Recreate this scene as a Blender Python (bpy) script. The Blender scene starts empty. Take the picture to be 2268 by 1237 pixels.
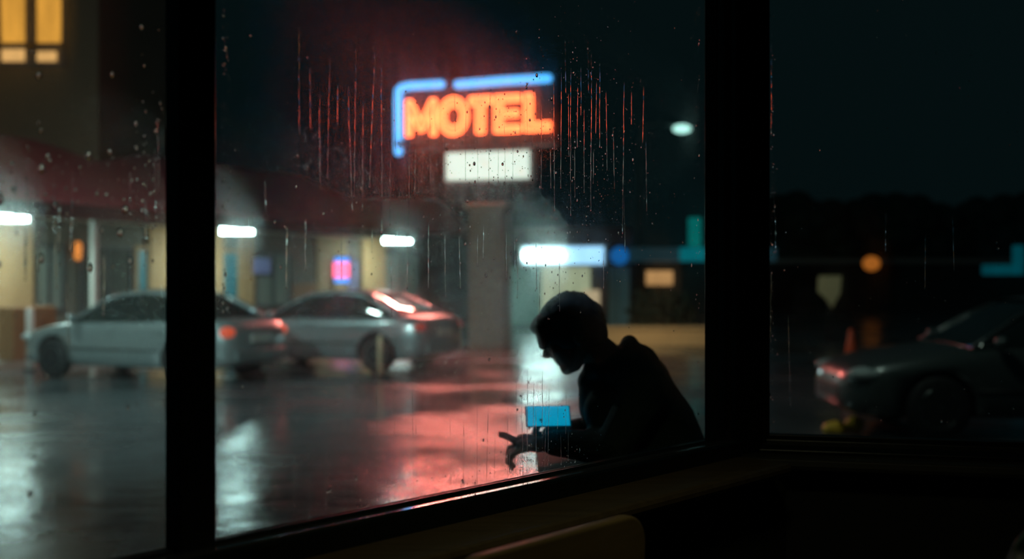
import bpy, bmesh, math, random
from mathutils import Vector, Matrix
random.seed(11)
C = bpy.context.scene.collection
PI = math.pi
F = 2500.0; CX = 1134.0; CY = 618.5; CZ = 1.62

def P(px, py, Y):
    return Vector(((px-CX)/F*Y, Y, CZ-(py-CY)/F*Y))

# ------------------------------------------------------------ materials
MATS = {}
def mat(name, col, rough=.6, metal=0., var=.15, scale=6., emis=None, es=1., coat=0., bump=0., trans=0., ior=1.45, stretch=None, evar=0.):
    if name in MATS: return MATS[name]
    m = bpy.data.materials.new(name); m.use_nodes = True
    nt = m.node_tree; b = nt.nodes['Principled BSDF']
    b.inputs['Roughness'].default_value = rough; b.inputs['Metallic'].default_value = metal
    b.inputs['IOR'].default_value = ior
    b.inputs['Coat Weight'].default_value = coat
    b.inputs['Transmission Weight'].default_value = trans
    tc = nt.nodes.new('ShaderNodeTexCoord'); mp = nt.nodes.new('ShaderNodeMapping')
    nt.links.new(tc.outputs['Object'], mp.inputs['Vector'])
    if stretch: mp.inputs['Scale'].default_value = stretch
    nz = nt.nodes.new('ShaderNodeTexNoise'); nz.inputs['Scale'].default_value = scale; nz.inputs['Detail'].default_value = 4
    nt.links.new(mp.outputs['Vector'], nz.inputs['Vector'])
    mx = nt.nodes.new('ShaderNodeMix'); mx.data_type = 'RGBA'
    mx.inputs[6].default_value = tuple(c*(1-var) for c in col)+(1,)
    mx.inputs[7].default_value = tuple(min(1, c*(1+var)) for c in col)+(1,)
    nt.links.new(nz.outputs['Fac'], mx.inputs[0]); nt.links.new(mx.outputs[2], b.inputs['Base Color'])
    if bump:
        bp = nt.nodes.new('ShaderNodeBump'); bp.inputs['Strength'].default_value = bump; bp.inputs['Distance'].default_value = .02
        nt.links.new(nz.outputs['Fac'], bp.inputs['Height']); nt.links.new(bp.outputs['Normal'], b.inputs['Normal'])
    if emis:
        b.inputs['Emission Strength'].default_value = es
        if evar:
            m2 = nt.nodes.new('ShaderNodeMix'); m2.data_type = 'RGBA'
            m2.inputs[6].default_value = tuple(c*(1-evar) for c in emis)+(1,)
            m2.inputs[7].default_value = tuple(c*(1+evar) for c in emis)+(1,)
            nt.links.new(nz.outputs['Fac'], m2.inputs[0]); nt.links.new(m2.outputs[2], b.inputs['Emission Color'])
        else:
            b.inputs['Emission Color'].default_value = tuple(emis)+(1,)
    MATS[name] = m
    return m

# ------------------------------------------------------------ mesh helpers
def new(): return bmesh.new()
def add_poly_prism(bm, pts, ext, mi=0):
    """pts: list of Vectors (one cap), ext: Vector extrusion"""
    a = [bm.verts.new(p) for p in pts]; b = [bm.verts.new(p+ext) for p in pts]
    n = len(pts); fs = [bm.faces.new(a[::-1]), bm.faces.new(b)]
    for i in range(n): fs.append(bm.faces.new((a[i], a[(i+1)%n], b[(i+1)%n], b[i])))
    for f in fs: f.material_index = mi
    return fs
def add_box(bm, c, s, M=None, mi=0):
    c = Vector(c); x, y, z = s[0]/2, s[1]/2, s[2]/2
    v = []
    for dz in (-z, z):
        for dx, dy in ((-x,-y),(x,-y),(x,y),(-x,y)):
            p = Vector((dx,dy,dz))+c
            v.append(bm.verts.new(M @ p if M else p))
    for q in ((3,2,1,0),(4,5,6,7),(0,1,5,4),(1,2,6,5),(2,3,7,6),(3,0,4,7)):
        f = bm.faces.new([v[i] for i in q]); f.material_index = mi
def add_tube(bm, pts, rad, seg=8, closed=False, mi=0, cap=True):
    pts = [Vector(p) for p in pts]; n = len(pts)
    if not hasattr(rad, '__len__'): rad = [rad]*n
    rings = []; ref = None
    for i, p in enumerate(pts):
        if closed: d = (pts[(i+1)%n]-pts[i-1])
        else: d = pts[min(i+1,n-1)]-pts[max(i-1,0)]
        d = d.normalized()
        if ref is None: ref = d.orthogonal().normalized()
        r = ref - d*ref.dot(d)
        ref = r.normalized() if r.length > 1e-6 else d.orthogonal().normalized()
        s = d.cross(ref)
        rings.append([bm.verts.new(p+(ref*math.cos(a)+s*math.sin(a))*rad[i]) for a in [2*PI*k/seg for k in range(seg)]])
    m = n if closed else n-1
    for i in range(m):
        A, B = rings[i], rings[(i+1)%n]
        for k in range(seg):
            f = bm.faces.new((A[k],A[(k+1)%seg],B[(k+1)%seg],B[k])); f.material_index = mi; f.smooth = True
    if not closed and cap:
        bm.faces.new(rings[0][::-1]).material_index = mi; bm.faces.new(rings[-1]).material_index = mi
def add_ell(bm, c, r, M3=None, seg=20, rings=12, mi=0):
    ret = bmesh.ops.create_uvsphere(bm, u_segments=seg, v_segments=rings, radius=1)
    for v in ret['verts']:
        p = Vector((v.co.x*r[0], v.co.y*r[1], v.co.z*r[2]))
        v.co = (M3 @ p if M3 else p)+Vector(c)
        for f in v.link_faces: f.smooth = True; f.material_index = mi
def add_cap(bm, a, b, ra, rb, seg=12):
    a, b = Vector(a), Vector(b)
    add_tube(bm, [a, b], [ra, rb], seg); add_ell(bm, a, (ra,)*3, seg=12, rings=8); add_ell(bm, b, (rb,)*3, seg=12, rings=8)
def add_lathe(bm, prof, M=None, seg=24, mi=0):
    """prof [(r,z)] around local z"""
    rings = []
    for r, z in prof:
        rings.append([bm.verts.new((M or Matrix()) @ Vector((r*math.cos(2*PI*k/seg), r*math.sin(2*PI*k/seg), z))) for k in range(seg)])
    for A, B in zip(rings, rings[1:]):
        for k in range(seg):
            f = bm.faces.new((A[k],A[(k+1)%seg],B[(k+1)%seg],B[k])); f.smooth = True; f.material_index = mi
    bm.faces.new(rings[0][::-1]).material_index = mi; bm.faces.new(rings[-1]).material_index = mi
def obj(name, bm, m, parent=None, bevel=0, smooth=False, sub=0):
    me = bpy.data.meshes.new(name)
    bmesh.ops.recalc_face_normals(bm, faces=bm.faces)
    bm.to_mesh(me); bm.free()
    for x in (m if isinstance(m, (list, tuple)) else [m]): me.materials.append(x)
    if smooth:
        for p in me.polygons: p.use_smooth = True
    o = bpy.data.objects.new(name, me); C.objects.link(o)
    if parent: o.parent = parent
    if bevel:
        b = o.modifiers.new('bevel', 'BEVEL'); b.width = bevel; b.segments = 3; b.limit_method = 'ANGLE'
    if sub:
        s = o.modifiers.new('sub', 'SUBSURF'); s.levels = sub; s.render_levels = sub
    return o
def tag(o, label, cat, group=None, kind=None):
    o['label'] = label; o['category'] = cat
    if group: o['group'] = group
    if kind: o['kind'] = kind
    return o
def struct(o): o['kind'] = 'structure'; return o
def thing(name, label, cat, M=None, group=None):
    o = bpy.data.objects.new(name, None); C.objects.link(o); o.empty_display_size = .1
    if M is not None: o.matrix_world = M
    return tag(o, label, cat, group)
def frame(o, x, z=Vector((0,0,1))):
    """matrix with local x = x, local z = z, at o; y = z cross x"""
    x = Vector(x).normalized(); z = Vector(z).normalized(); y = z.cross(x).normalized(); z = x.cross(y)
    return Matrix(((x.x,y.x,z.x,o[0]),(x.y,y.y,z.y,o[1]),(x.z,y.z,z.z,o[2]),(0,0,0,1)))
def remesh(o, vox, smooth=2):
    r = o.modifiers.new('r', 'REMESH'); r.mode = 'VOXEL'; r.voxel_size = vox; r.use_smooth_shade = True
    if smooth:
        s = o.modifiers.new('s', 'SMOOTH'); s.iterations = smooth; s.factor = .5
    bake(o)
def bake(o):
    bpy.context.view_layer.update()
    dg = bpy.context.evaluated_depsgraph_get()
    me = bpy.data.meshes.new_from_object(o.evaluated_get(dg))
    o.modifiers.clear(); o.data = me

# ------------------------------------------------------------ materials used widely
frame_m = mat('window_frame_paint', (.007,.010,.008), .32, scale=30, var=.3, bump=.03)
sill_m = mat('sill_varnished_wood', (.075,.052,.022), .38, scale=3, var=.4, stretch=(1,14,14), bump=.04)
inner_m = mat('inner_wall_dark', (.012,.014,.012), .8, scale=4)
black_m = mat('black_metal', (.01,.011,.012), .5)
rubber_m = mat('tyre_rubber', (.012,.012,.013), .7)
chrome_m = mat('wheel_alloy', (.35,.38,.38), .35, .9)

# ------------------------------------------------------------ window geometry frames
U = Vector((.657,.7539,0)).normalized(); N = Vector((U.y,-U.x,0)); P0 = Vector((-.51,1.95,0))
V = Vector((.9713,-.238,0)).normalized(); NV = Vector((V.y,-V.x,0)) # toward the room
if NV.y > 0: NV = -NV
CORN = Vector((.6745,3.307,0))
S_C = (CORN-P0).dot(U)
def W(s, n, z): return P0+U*s+N*n+Vector((0,0,z))
def WV(t, n, z): return CORN+V*t+NV*n+Vector((0,0,z))
def prof(bm, FW, pts, s0, s1, mi=0):
    a = [FW(s0, n, z) for n, z in pts]
    add_poly_prism(bm, a, FW(s1,0,0)-FW(s0,0,0), mi)
def wbox(bm, FW, s0, s1, n0, n1, z0, z1):
    prof(bm, FW, [(n0,z0),(n1,z0),(n1,z1),(n0,z1)], s0, s1)

ZG, ZT = 1.17, 2.75          # glass bottom / top
ZS = 1.12                    # sill top
FL = .42                     # inner floor
# glass material: clear film of condensation with a forward-scattering share
def glass_mat(name, haze, seed, tilt=(0,0,0)):
    m = bpy.data.materials.new(name); m.use_nodes = True; nt = m.node_tree; nt.nodes.clear()
    out = nt.nodes.new('ShaderNodeOutputMaterial')
    tr = nt.nodes.new('ShaderNodeBsdfTransparent'); tr.inputs[0].default_value = (.93,.97,.96,1)
    # condensation film: a small share of the rays is scattered a few degrees forward
    rf = nt.nodes.new('ShaderNodeBsdfRayPortal')
    ge = nt.nodes.new('ShaderNodeNewGeometry')
    sc1 = nt.nodes.new('ShaderNodeVectorMath'); sc1.operation = 'SCALE'; sc1.inputs['Scale'].default_value = 91733.
    nt.links.new(ge.outputs['Position'], sc1.inputs[0])
    wn = nt.nodes.new('ShaderNodeTexWhiteNoise'); wn.noise_dimensions = '3D'; nt.links.new(sc1.outputs[0], wn.inputs['Vector'])
    sb_ = nt.nodes.new('ShaderNodeVectorMath'); sb_.operation = 'SUBTRACT'; sb_.inputs[1].default_value = (.5,.5,.5)
    nt.links.new(wn.outputs['Color'], sb_.inputs[0])
    pw = nt.nodes.new('ShaderNodeMath'); pw.operation = 'POWER'; pw.inputs[1].default_value = 1.6; nt.links.new(wn.outputs['Value'], pw.inputs[0])
    ml = nt.nodes.new('ShaderNodeMath'); ml.operation = 'MULTIPLY'; ml.inputs[1].default_value = .26; nt.links.new(pw.outputs[0], ml.inputs[0])
    sc2 = nt.nodes.new('ShaderNodeVectorMath'); sc2.operation = 'SCALE'; nt.links.new(sb_.outputs[0], sc2.inputs[0]); nt.links.new(ml.outputs[0], sc2.inputs['Scale'])
    dr = nt.nodes.new('ShaderNodeVectorMath'); dr.operation = 'SUBTRACT'
    nt.links.new(sc2.outputs[0], dr.inputs[0]); nt.links.new(ge.outputs['Incoming'], dr.inputs[1])
    nt.links.new(dr.outputs[0], rf.inputs['Direction'])
    gl = nt.nodes.new('ShaderNodeBsdfGlossy'); gl.inputs['Roughness'].default_value = .02
    lw_ = nt.nodes.new('ShaderNodeLayerWeight'); lw_.inputs[0].default_value = .5
    p5 = nt.nodes.new('ShaderNodeMath'); p5.operation = 'POWER'; p5.inputs[1].default_value = 5; nt.links.new(lw_.outputs['Facing'], p5.inputs[0])
    fr = nt.nodes.new('ShaderNodeMath'); fr.operation = 'MULTIPLY_ADD'; fr.inputs[1].default_value = .5; fr.inputs[2].default_value = .02
    nt.links.new(p5.outputs[0], fr.inputs[0])
    tc = nt.nodes.new('ShaderNodeTexCoord'); mp = nt.nodes.new('ShaderNodeMapping')
    mp.inputs['Scale'].default_value = (40, 40, 1.6); mp.inputs['Location'].default_value = (seed,0,0)
    nz = nt.nodes.new('ShaderNodeTexNoise'); nz.inputs['Scale'].default_value = 1; nz.inputs['Detail'].default_value = 3
    nt.links.new(tc.outputs['Object'], mp.inputs[0]); nt.links.new(mp.outputs[0], nz.inputs['Vector'])
    mr = nt.nodes.new('ShaderNodeMapRange'); mr.inputs[1].default_value = .35; mr.inputs[2].default_value = .7
    mr.inputs[3].default_value = haze*.75; mr.inputs[4].default_value = haze*1.3
    nt.links.new(nz.outputs['Fac'], mr.inputs[0])
    m1 = nt.nodes.new('ShaderNodeMixShader'); nt.links.new(mr.outputs[0], m1.inputs[0])
    nt.links.new(tr.outputs[0], m1.inputs[1]); nt.links.new(rf.outputs[0], m1.inputs[2])
    m2 = nt.nodes.new('ShaderNodeMixShader'); nt.links.new(fr.outputs[0], m2.inputs[0])
    nt.links.new(m1.outputs[0], m2.inputs[1]); nt.links.new(gl.outputs[0], m2.inputs[2])
    nt.links.new(m2.outputs[0], out.inputs[0])
    MATS[name] = m; return m
def clear_pane(bm, FW, s0, s1):
    wbox(bm, FW, s0, s1, -.004, .002, ZG-.01, ZT)

M_L0, M_L1 = -.0887, -.0175    # left mullion
R0 = 1.626                     # right stile
# window_1 : long window (left + middle panes)
w1 = struct(bpy.data.objects.new('window_1', None)); C.objects.link(w1)
bm = new(); wbox(bm, W, M_L0, M_L1, -.02, .025, ZG-.05, ZT+.05); obj('mullion', bm, frame_m, w1, .004)
bm = new(); wbox(bm, W, R0, R0+.075, -.02, .022, ZG-.05, ZT+.05)
wbox(bm, W, R0+.055, R0+.085, -.02, .034, ZG-.05, ZT+.05); obj('stile', bm, frame_m, w1, .004)
bm = new()
prof(bm, W, [(-.03,1.09),(.056,1.09),(.056,1.158),(.053,1.1645),(.0125,1.1645),(.0105,1.170),(-.012,1.172),(-.03,1.160)], -3.2, R0+.08)
obj('bottom_rail', bm, frame_m, w1, .0015)
bm = new(); prof(bm, W, [(.0135,1.163),(.050,1.163),(.050,1.1675),(.0135,1.1660)], -3.2, R0+.06); obj('metal_strip', bm, mat('brushed_strip', (.6,.6,.6), .07, .95, scale=40), w1)
bm = new(); wbox(bm, W, -3.2, R0+.08, -.03, .03, ZT, ZT+.09); obj('top_rail', bm, frame_m, w1, .003)
bm = new(); wbox(bm, W, M_L1, R0, .002, .008, ZG-.002, ZG+.002); obj('glazing_bead', bm, frame_m, w1, .001)
bm = new(); clear_pane(bm, W, M_L1-.01, R0+.01); g1 = obj('glass_pane', bm, glass_mat('misted_glass', .075, 0), w1)
bm = new(); clear_pane(bm, W, -3.2, M_L0+.01); g2 = obj('glass_pane', bm, glass_mat('misted_glass_left', .09, 7), w1)
# window_2 : right window
w2 = struct(bpy.data.objects.new('window_2', None)); C.objects.link(w2)
T0 = .078
bm = new(); wbox(bm, WV, .052, T0-.008, -.02, .02, ZG-.05, ZT+.05); wbox(bm, WV, T0-.012, T0, -.02, .012, ZG-.05, ZT+.05); obj('stile', bm, frame_m, w2, .003)
bm = new(); prof(bm, WV, [(-.03,1.09),(.04,1.09),(.04,1.13),(.022,1.143),(.012,1.155),(.010,1.17),(-.03,1.17)], .05, 2.6); obj('bottom_rail', bm, frame_m, w2, .0015)
bm = new(); wbox(bm, WV, .0, 2.6, -.03, .03, ZT, ZT+.09); obj('top_rail', bm, frame_m, w2, .003)
bm = new(); clear_pane(bm, WV, T0-.01, 2.6); g3 = obj('glass_pane', bm, glass_mat('misted_glass_right', .06, 3), w2)
# corner post
bm = new()
add_poly_prism(bm, [W(R0+.075,-.05,.3), W(R0+.075,.02,.3), WV(.06,.02,.3), WV(.06,-.05,.3), CORN-(N+NV)*.04+Vector((0,0,.3))], Vector((0,0,2.75)))
o = obj('trim_1', bm, frame_m, None, .003); struct(o)
# sills
bm = new()
prof(bm, W, [(-.02,1.085),(.205,1.085),(.214,1.090),(.218,1.098),(.218,1.108),(.213,1.117),(.204,1.12),(-.02,1.12)], -3.2, S_C-.115)
o = obj('trim_2', bm, sill_m, None, .001); struct(o)
bm = new()
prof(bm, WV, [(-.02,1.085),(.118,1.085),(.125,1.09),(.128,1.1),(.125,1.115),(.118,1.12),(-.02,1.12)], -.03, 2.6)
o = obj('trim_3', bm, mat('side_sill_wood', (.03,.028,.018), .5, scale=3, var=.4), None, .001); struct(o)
# walls under and above the windows
bm = new(); wbox(bm, W, -3.2, S_C+.02, -.12, .14, .3, 1.085); struct(obj('wall_left', bm, inner_m))
bm = new(); wbox(bm, WV, .06, 2.6, -.12, .06, .3, 1.085); struct(obj('wall_right', bm, inner_m))
bm = new(); wbox(bm, W, -3.2, S_C+.02, -.12, .14, ZT+.09, 3.3); struct(obj('wall_left_header', bm, inner_m))
bm = new(); wbox(bm, WV, .06, 2.6, -.12, .06, ZT+.09, 3.3); struct(obj('wall_right_header', bm, inner_m))
room = [W(-3.2,-.12,0), W(S_C+.08,-.12,0), WV(2.6,-.12,0), Vector((3.1,-2.5,0)), Vector((-2.7,-2.5,0))]
bm = new(); add_poly_prism(bm, [p+Vector((0,0,.3)) for p in room], Vector((0,0,.12)))
struct(obj('floor', bm, mat('diner_floor', (.03,.03,.028), .5)))
bm = new(); add_poly_prism(bm, [p+Vector((0,0,3.3)) for p in room], Vector((0,0,.1)))
struct(obj('ceiling', bm, mat('diner_ceiling', (.05,.05,.045), .9)))
def slab(a, b, z0, z1, th=.12):
    d = (b-a).normalized(); n = Vector((d.y,-d.x,0))*th
    bm = new(); add_poly_prism(bm, [a+Vector((0,0,z0)), b+Vector((0,0,z0)), b+n+Vector((0,0,z0)), a+n+Vector((0,0,z0))], Vector((0,0,z1-z0))); return bm
struct(obj('wall_back', slab(room[4], room[3], .3, 3.3), inner_m))
struct(obj('wall_far_left', slab(room[0], room[4], .3, 3.3), inner_m))
struct(obj('wall_far_right', slab(room[3], room[2], .3, 3.3), inner_m))

# ------------------------------------------------------------ chairs inside
def make_chair(M, mm, wood, label, w=.46, h=.78, r=.05, name='diner_chair', zh=.30):
    """local x along the back, local y = away from the seat (the back's rear face), origin on floor"""
    t = thing(name, label, 'chair', M)
    bm = new(); pts = []
    for (cx, cz, a0) in ((w/2-r, h-r, 0), (-w/2+r, h-r, 90), ):
        for k in range(7):
            a = math.radians(a0+k*15); pts.append(Vector((cx+r*math.cos(a), 0, cz+r*math.sin(a))))
    pts += [Vector((-w/2+.01,0,h-zh)), Vector((w/2-.01,0,h-zh))]
    add_poly_prism(bm, pts, Vector((0,.028,0))); obj('backrest', bm, mm, t, .006)
    bm = new(); add_box(bm, (0,-.22,.45), (w*.95,.44,.05)); obj('seat', bm, mm, t, .015)
    for sx in (-1,1):
        bm = new(); add_tube(bm, [(sx*(w/2-.04),.02,0),(sx*(w/2-.04),.005,.45),(sx*(w/2-.04),-.012,h-.12)], [.014,.017,.014], 10); obj('leg', bm, wood, t)
        bm = new(); add_tube(bm, [(sx*(w/2-.03),-.42,0),(sx*(w/2-.05),-.38,.43)], [.013,.017], 10); obj('leg', bm, wood, t)
    return t
wood_m = mat('chair_brown_wood', (.11,.075,.026), .5, scale=5, var=.35, stretch=(1,8,8))
rc = Vector((.252,2.115,FL))       # right end of the back
ctr = rc-U*.25-N*.0
make_chair(frame(ctr, U), wood_m, black_m, 'brown wooden chair with a rounded back standing under the window sill', w=.5, h=.765, r=.055)
green_m = mat('dark_green_vinyl', (.012,.03,.014), .45, var=.2)
make_chair(frame((.93,1.36,FL), (.83,-.55,0)), green_m, black_m, 'dark green rounded chair in the bottom right corner of the room', w=.66, h=.955, r=.22)

# ------------------------------------------------------------ ground outside
m = bpy.data.materials.new('wet_asphalt'); m.use_nodes = True; nt = m.node_tree; b = nt.nodes['Principled BSDF']
tc = nt.nodes.new('ShaderNodeTexCoord')
def noise(scale, det, sc=(1,1,1)):
    mp = nt.nodes.new('ShaderNodeMapping'); mp.inputs['Scale'].default_value = sc
    nt.links.new(tc.outputs['Object'], mp.inputs[0])
    n = nt.nodes.new('ShaderNodeTexNoise'); n.inputs['Scale'].default_value = scale; n.inputs['Detail'].default_value = det
    nt.links.new(mp.outputs[0], n.inputs['Vector']); return n
n1 = noise(.55, 5); n2 = noise(70, 3); n3 = noise(2.2, 5, (1,1.6,1))
mr = nt.nodes.new('ShaderNodeMapRange'); mr.inputs[1].default_value = .38; mr.inputs[2].default_value = .62; mr.inputs[3].default_value = .10; mr.inputs[4].default_value = .30
nt.links.new(n1.outputs['Fac'], mr.inputs[0]); nt.links.new(mr.outputs[0], b.inputs['Roughness'])
cr = nt.nodes.new('ShaderNodeMix'); cr.data_type = 'RGBA'; cr.inputs[6].default_value = (.03,.037,.04,1); cr.inputs[7].default_value = (.11,.125,.13,1)
nt.links.new(n3.outputs['Fac'], cr.inputs[0]); nt.links.new(cr.outputs[2], b.inputs['Base Color'])
b.inputs['IOR'].default_value = 1.5
b1 = nt.nodes.new('ShaderNodeBump'); b1.inputs['Strength'].default_value = .25; b1.inputs['Distance'].default_value = .06
nt.links.new(n3.outputs['Fac'], b1.inputs['Height'])
b2 = nt.nodes.new('ShaderNodeBump'); b2.inputs['Strength'].default_value = .14; b2.inputs['Distance'].default_value = .004
nt.links.new(n2.outputs['Fac'], b2.inputs['Height']); nt.links.new(b1.outputs[0], b2.inputs['Normal'])
nt.links.new(b2.outputs[0], b.inputs['Normal'])
bm = new(); add_box(bm, (0,50,-.1), (160,140,.2)); struct(obj('parking_lot', bm, m))
# porch deck outside the corner of the window
bm = new()
add_poly_prism(bm, [W(.95,-.13,0), W(S_C+.09,-.13,0), WV(1.2,-.13,0), Vector((1.95,4.7,0)), Vector((.12,4.7,0))], Vector((0,0,.35)))
struct(obj('porch_deck', bm, mat('porch_boards', (.03,.032,.03), .6)))

# ------------------------------------------------------------ motel building
A0 = Vector((-9.27,21,0)); D = Vector((.432,.902,0)).normalized(); NB = Vector((-D.y,D.x,0))   # into the building
def B(s, t, z): return A0+D*s+NB*t+Vector((0,0,z))
def bbox(bm, s0, s1, t0, t1, z0, z1):
    add_poly_prism(bm, [B(s0,t0,z0), B(s1,t0,z0), B(s1,t1,z0), B(s0,t1,z0)], Vector((0,0,z1-z0)))
TW = 1.5
def s_at(px, t=TW):
    # where the ray through a photo column meets the wall plane offset t
    k = (px-CX)/F; o = A0+NB*t
    return (k*o.y-o.x)/(D.x-k*D.y)
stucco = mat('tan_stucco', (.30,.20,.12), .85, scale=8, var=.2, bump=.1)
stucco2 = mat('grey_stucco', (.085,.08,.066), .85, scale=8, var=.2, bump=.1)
roof_m = mat('red_roof_tiles', (.30,.06,.075), .55, scale=9, var=.35, bump=.3)
dark_trim = mat('dark_trim', (.03,.03,.035), .6)
white_trim = mat('pale_trim', (.4,.4,.37), .6)
curtain = mat('grey_curtain', (.13,.15,.135), .9, scale=4, var=.45, stretch=(3,3,.15))
win_glass = mat('dark_window_glass', (.01,.013,.015), .08, var=.1)
motel = thing('motel_building', 'long single storey tan motel with red tiled roof and lit walkway behind the parked cars', 'building')
S0, S1 = -9, 15.0
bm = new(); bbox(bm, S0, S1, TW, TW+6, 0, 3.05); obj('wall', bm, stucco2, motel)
bm = new()                       # walkway slab
bbox(bm, S0, S1+.6, -.6, TW, 0, .14); obj('walkway', bm, mat('walkway_concrete', (.25,.22,.18), .55, scale=3), motel)
bm = new()                       # roof: gable along d, soffit and fascia
zE, zR = 3.0, 4.95
e = [B(S0,-.55,zE), B(S0,4.5,zR), B(S0,9.2,zE), B(S0,9.2,zE-.1), B(S0,-.55,zE-.1)]
f_ = [B(14.0,-.55,zE), B(14.9,4.5,zR), B(15.6,9.2,zE), B(15.6,9.2,zE-.1), B(14.0,-.55,zE-.1)]
va = [bm.verts.new(p) for p in e]; vb = [bm.verts.new(p) for p in f_]
bm.faces.new(va[::-1]); bm.faces.new(vb)
for i in range(5): bm.faces.new((va[i], va[(i+1)%5], vb[(i+1)%5], vb[i]))
obj('roof', bm, roof_m, motel)
bm = new(); bbox(bm, S0, 14.05, -.62, -.5, zE-.22, zE+.06); obj('fascia', bm, dark_trim, motel)
bm = new(); bbox(bm, S0, 14.0, -.5, TW, zE-.14, zE-.1); obj('soffit', bm, mat('pale_soffit', (.32,.33,.30), .8), motel)
tanc = mat('bright_tan_panel', (.30,.185,.09), .8, scale=6, var=.15)
def panel(name, px0, px1, z0, z1, m, depth=.06, parent=motel, t=TW):
    bm = new(); bbox(bm, s_at(px0), s_at(px1), t-depth, t+.02, z0, z1); return obj(name, bm, m, parent, .01)
def facade_window(px0, px1, z0, z1, cur=curtain):
    s0, s1 = s_at(px0), s_at(px1)
    bm = new()
    for a, b_, c, d_ in ((s0,s1,z0-.06,z0),(s0,s1,z1,z1+.06),(s0,s0+.06,z0,z1),(s1-.06,s1,z0,z1),((s0+s1)/2-.025,(s0+s1)/2+.025,z0,z1)):
        bbox(bm, a, b_, TW-.07, TW+.01, c, d_)
    w = obj('window', bm, dark_trim, motel)
    bm = new(); bbox(bm, s0+.02, s1-.02, TW-.03, TW+.01, z0, z1); obj('curtain', bm, cur, w)
def facade_door(px0, px1, m):
    s0, s1 = s_at(px0), s_at(px1)
    bm = new(); bbox(bm, s0, s1, TW-.05, TW+.01, .14, 2.3); d = obj('door', bm, m, motel, .01)
    bm = new()
    for a, b_, c, d_ in ((s0-.08,s0,.14,2.38),(s1,s1+.08,.14,2.38),(s0,s1,2.3,2.38)): bbox(bm, a, b_, TW-.09, TW+.01, c, d_)
    obj('door_frame', bm, tanc, d)
    bm = new(); add_ell(bm, B(s1-.1,TW-.1,1.15), (.03,.03,.03)); obj('door_knob', bm, chrome_m, d)
teal_door = mat('teal_door_paint', (.015,.13,.17), .5)
panel('pilaster', -40, 55, .14, 2.9, tanc, .25)
facade_window(70, 140, 1.0, 2.3)
facade_window(175, 290, .9, 2.3, mat('dark_curtain', (.03,.035,.03), .9, scale=4, var=.4, stretch=(3,3,.15)))
facade_door(300, 322, teal_door)
panel('pilaster', 325, 372, .14, 2.9, tanc, .12)
panel('pilaster', 440, 488, .14, 2.9, tanc, .12)
facade_door(490, 523, teal_door)
panel('pilaster', 528, 556, .14, 2.9, tanc, .12)
facade_window(562, 642, .95, 2.3)
panel('lower_wall_panel', 645, 700, .14, 1.5, mat('brown_panel', (.16,.08,.04), .8), .05)
panel('wall_panel', 700, 765, .14, 2.9, mat('warm_tan_panel', (.22,.16,.09), .8), .05)
facade_window(766, 792, .9, 2.2, mat('violet_curtain', (.14,.15,.25), .8, scale=6, var=.4, stretch=(3,3,.15)))
panel('pilaster', 796, 846, .14, 2.9, tanc, .14)
facade_window(850, 925, .8, 2.4)
# upper storey with the warm window
bm = new(); add_box(bm, (-15.05,30,4.9), (10.3,6,9.8)); us = obj('upper_storey', bm, mat('brown_brick', (.10,.06,.035), .85, scale=12, var=.35, bump=.2), motel)
def XZ(px, py, Y): p = P(px,py,Y); return p.x, p.z
bm = new(); fx = []
x0,_ = XZ(-60,0,27); x1,_ = XZ(140,0,27); zl = XZ(0,140,27)[1]; zh_ = 8.9
def fb(bm, px0, px1, z0, z1, y0=26.88, y1=27.0):
    a = XZ(px0,0,27)[0]; b_ = XZ(px1,0,27)[0]; add_box(bm, ((a+b_)/2,(y0+y1)/2,(z0+z1)/2), (b_-a,y1-y0,z1-z0))
zm1, zm0 = XZ(0,97,27)[1], XZ(0,110,27)[1]
fb(bm, -75, 148, zl-.12, zl); fb(bm, -75, 148, 8.9, 9.0); fb(bm, 140, 150, zl, 8.9); fb(bm, -75, -65, zl, 8.9)
fb(bm, 60, 84, zl, 8.9); fb(bm, -10, 4, zl, 8.9); fb(bm, -75, 148, zm0, zm1)
uw = obj('window', bm, dark_trim, motel)
lit_warm = mat('lit_orange_curtain', (.3,.16,.04), .9, scale=2.2, var=.3, stretch=(2.5,2.5,.35), emis=(.62,.26,.035), es=1.35, evar=.5)
bm = new(); fb(bm, -72, 145, zm1, 8.9, 26.94, 26.99); obj('curtain', bm, lit_warm, uw)
bm = new(); fb(bm, 6, 58, zl+.04, zm0, 26.94, 26.99); fb(bm, 84, 126, zl+.04, zm0-.05, 26.94, 26.99)
obj('lit_transom', bm, mat('lit_transom', (.3,.2,.1), .9, emis=(.95,.48,.16), es=1.0, scale=3, evar=.2), uw)
# walkway posts
for px in (205,):
    bm = new(); s = s_at(px, -.35); bbox(bm, s-.06, s+.06, -.45, -.33, .14, zE-.14); obj('post', bm, white_trim, motel, .01)
bm = new(); bbox(bm, s_at(-40,.3), s_at(58,.3), -.5, -.1, .14, 1.12); obj('planter_wall', bm, mat('orange_brown_brick', (.20,.095,.04), .8, scale=10, var=.3), motel, .02)

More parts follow.
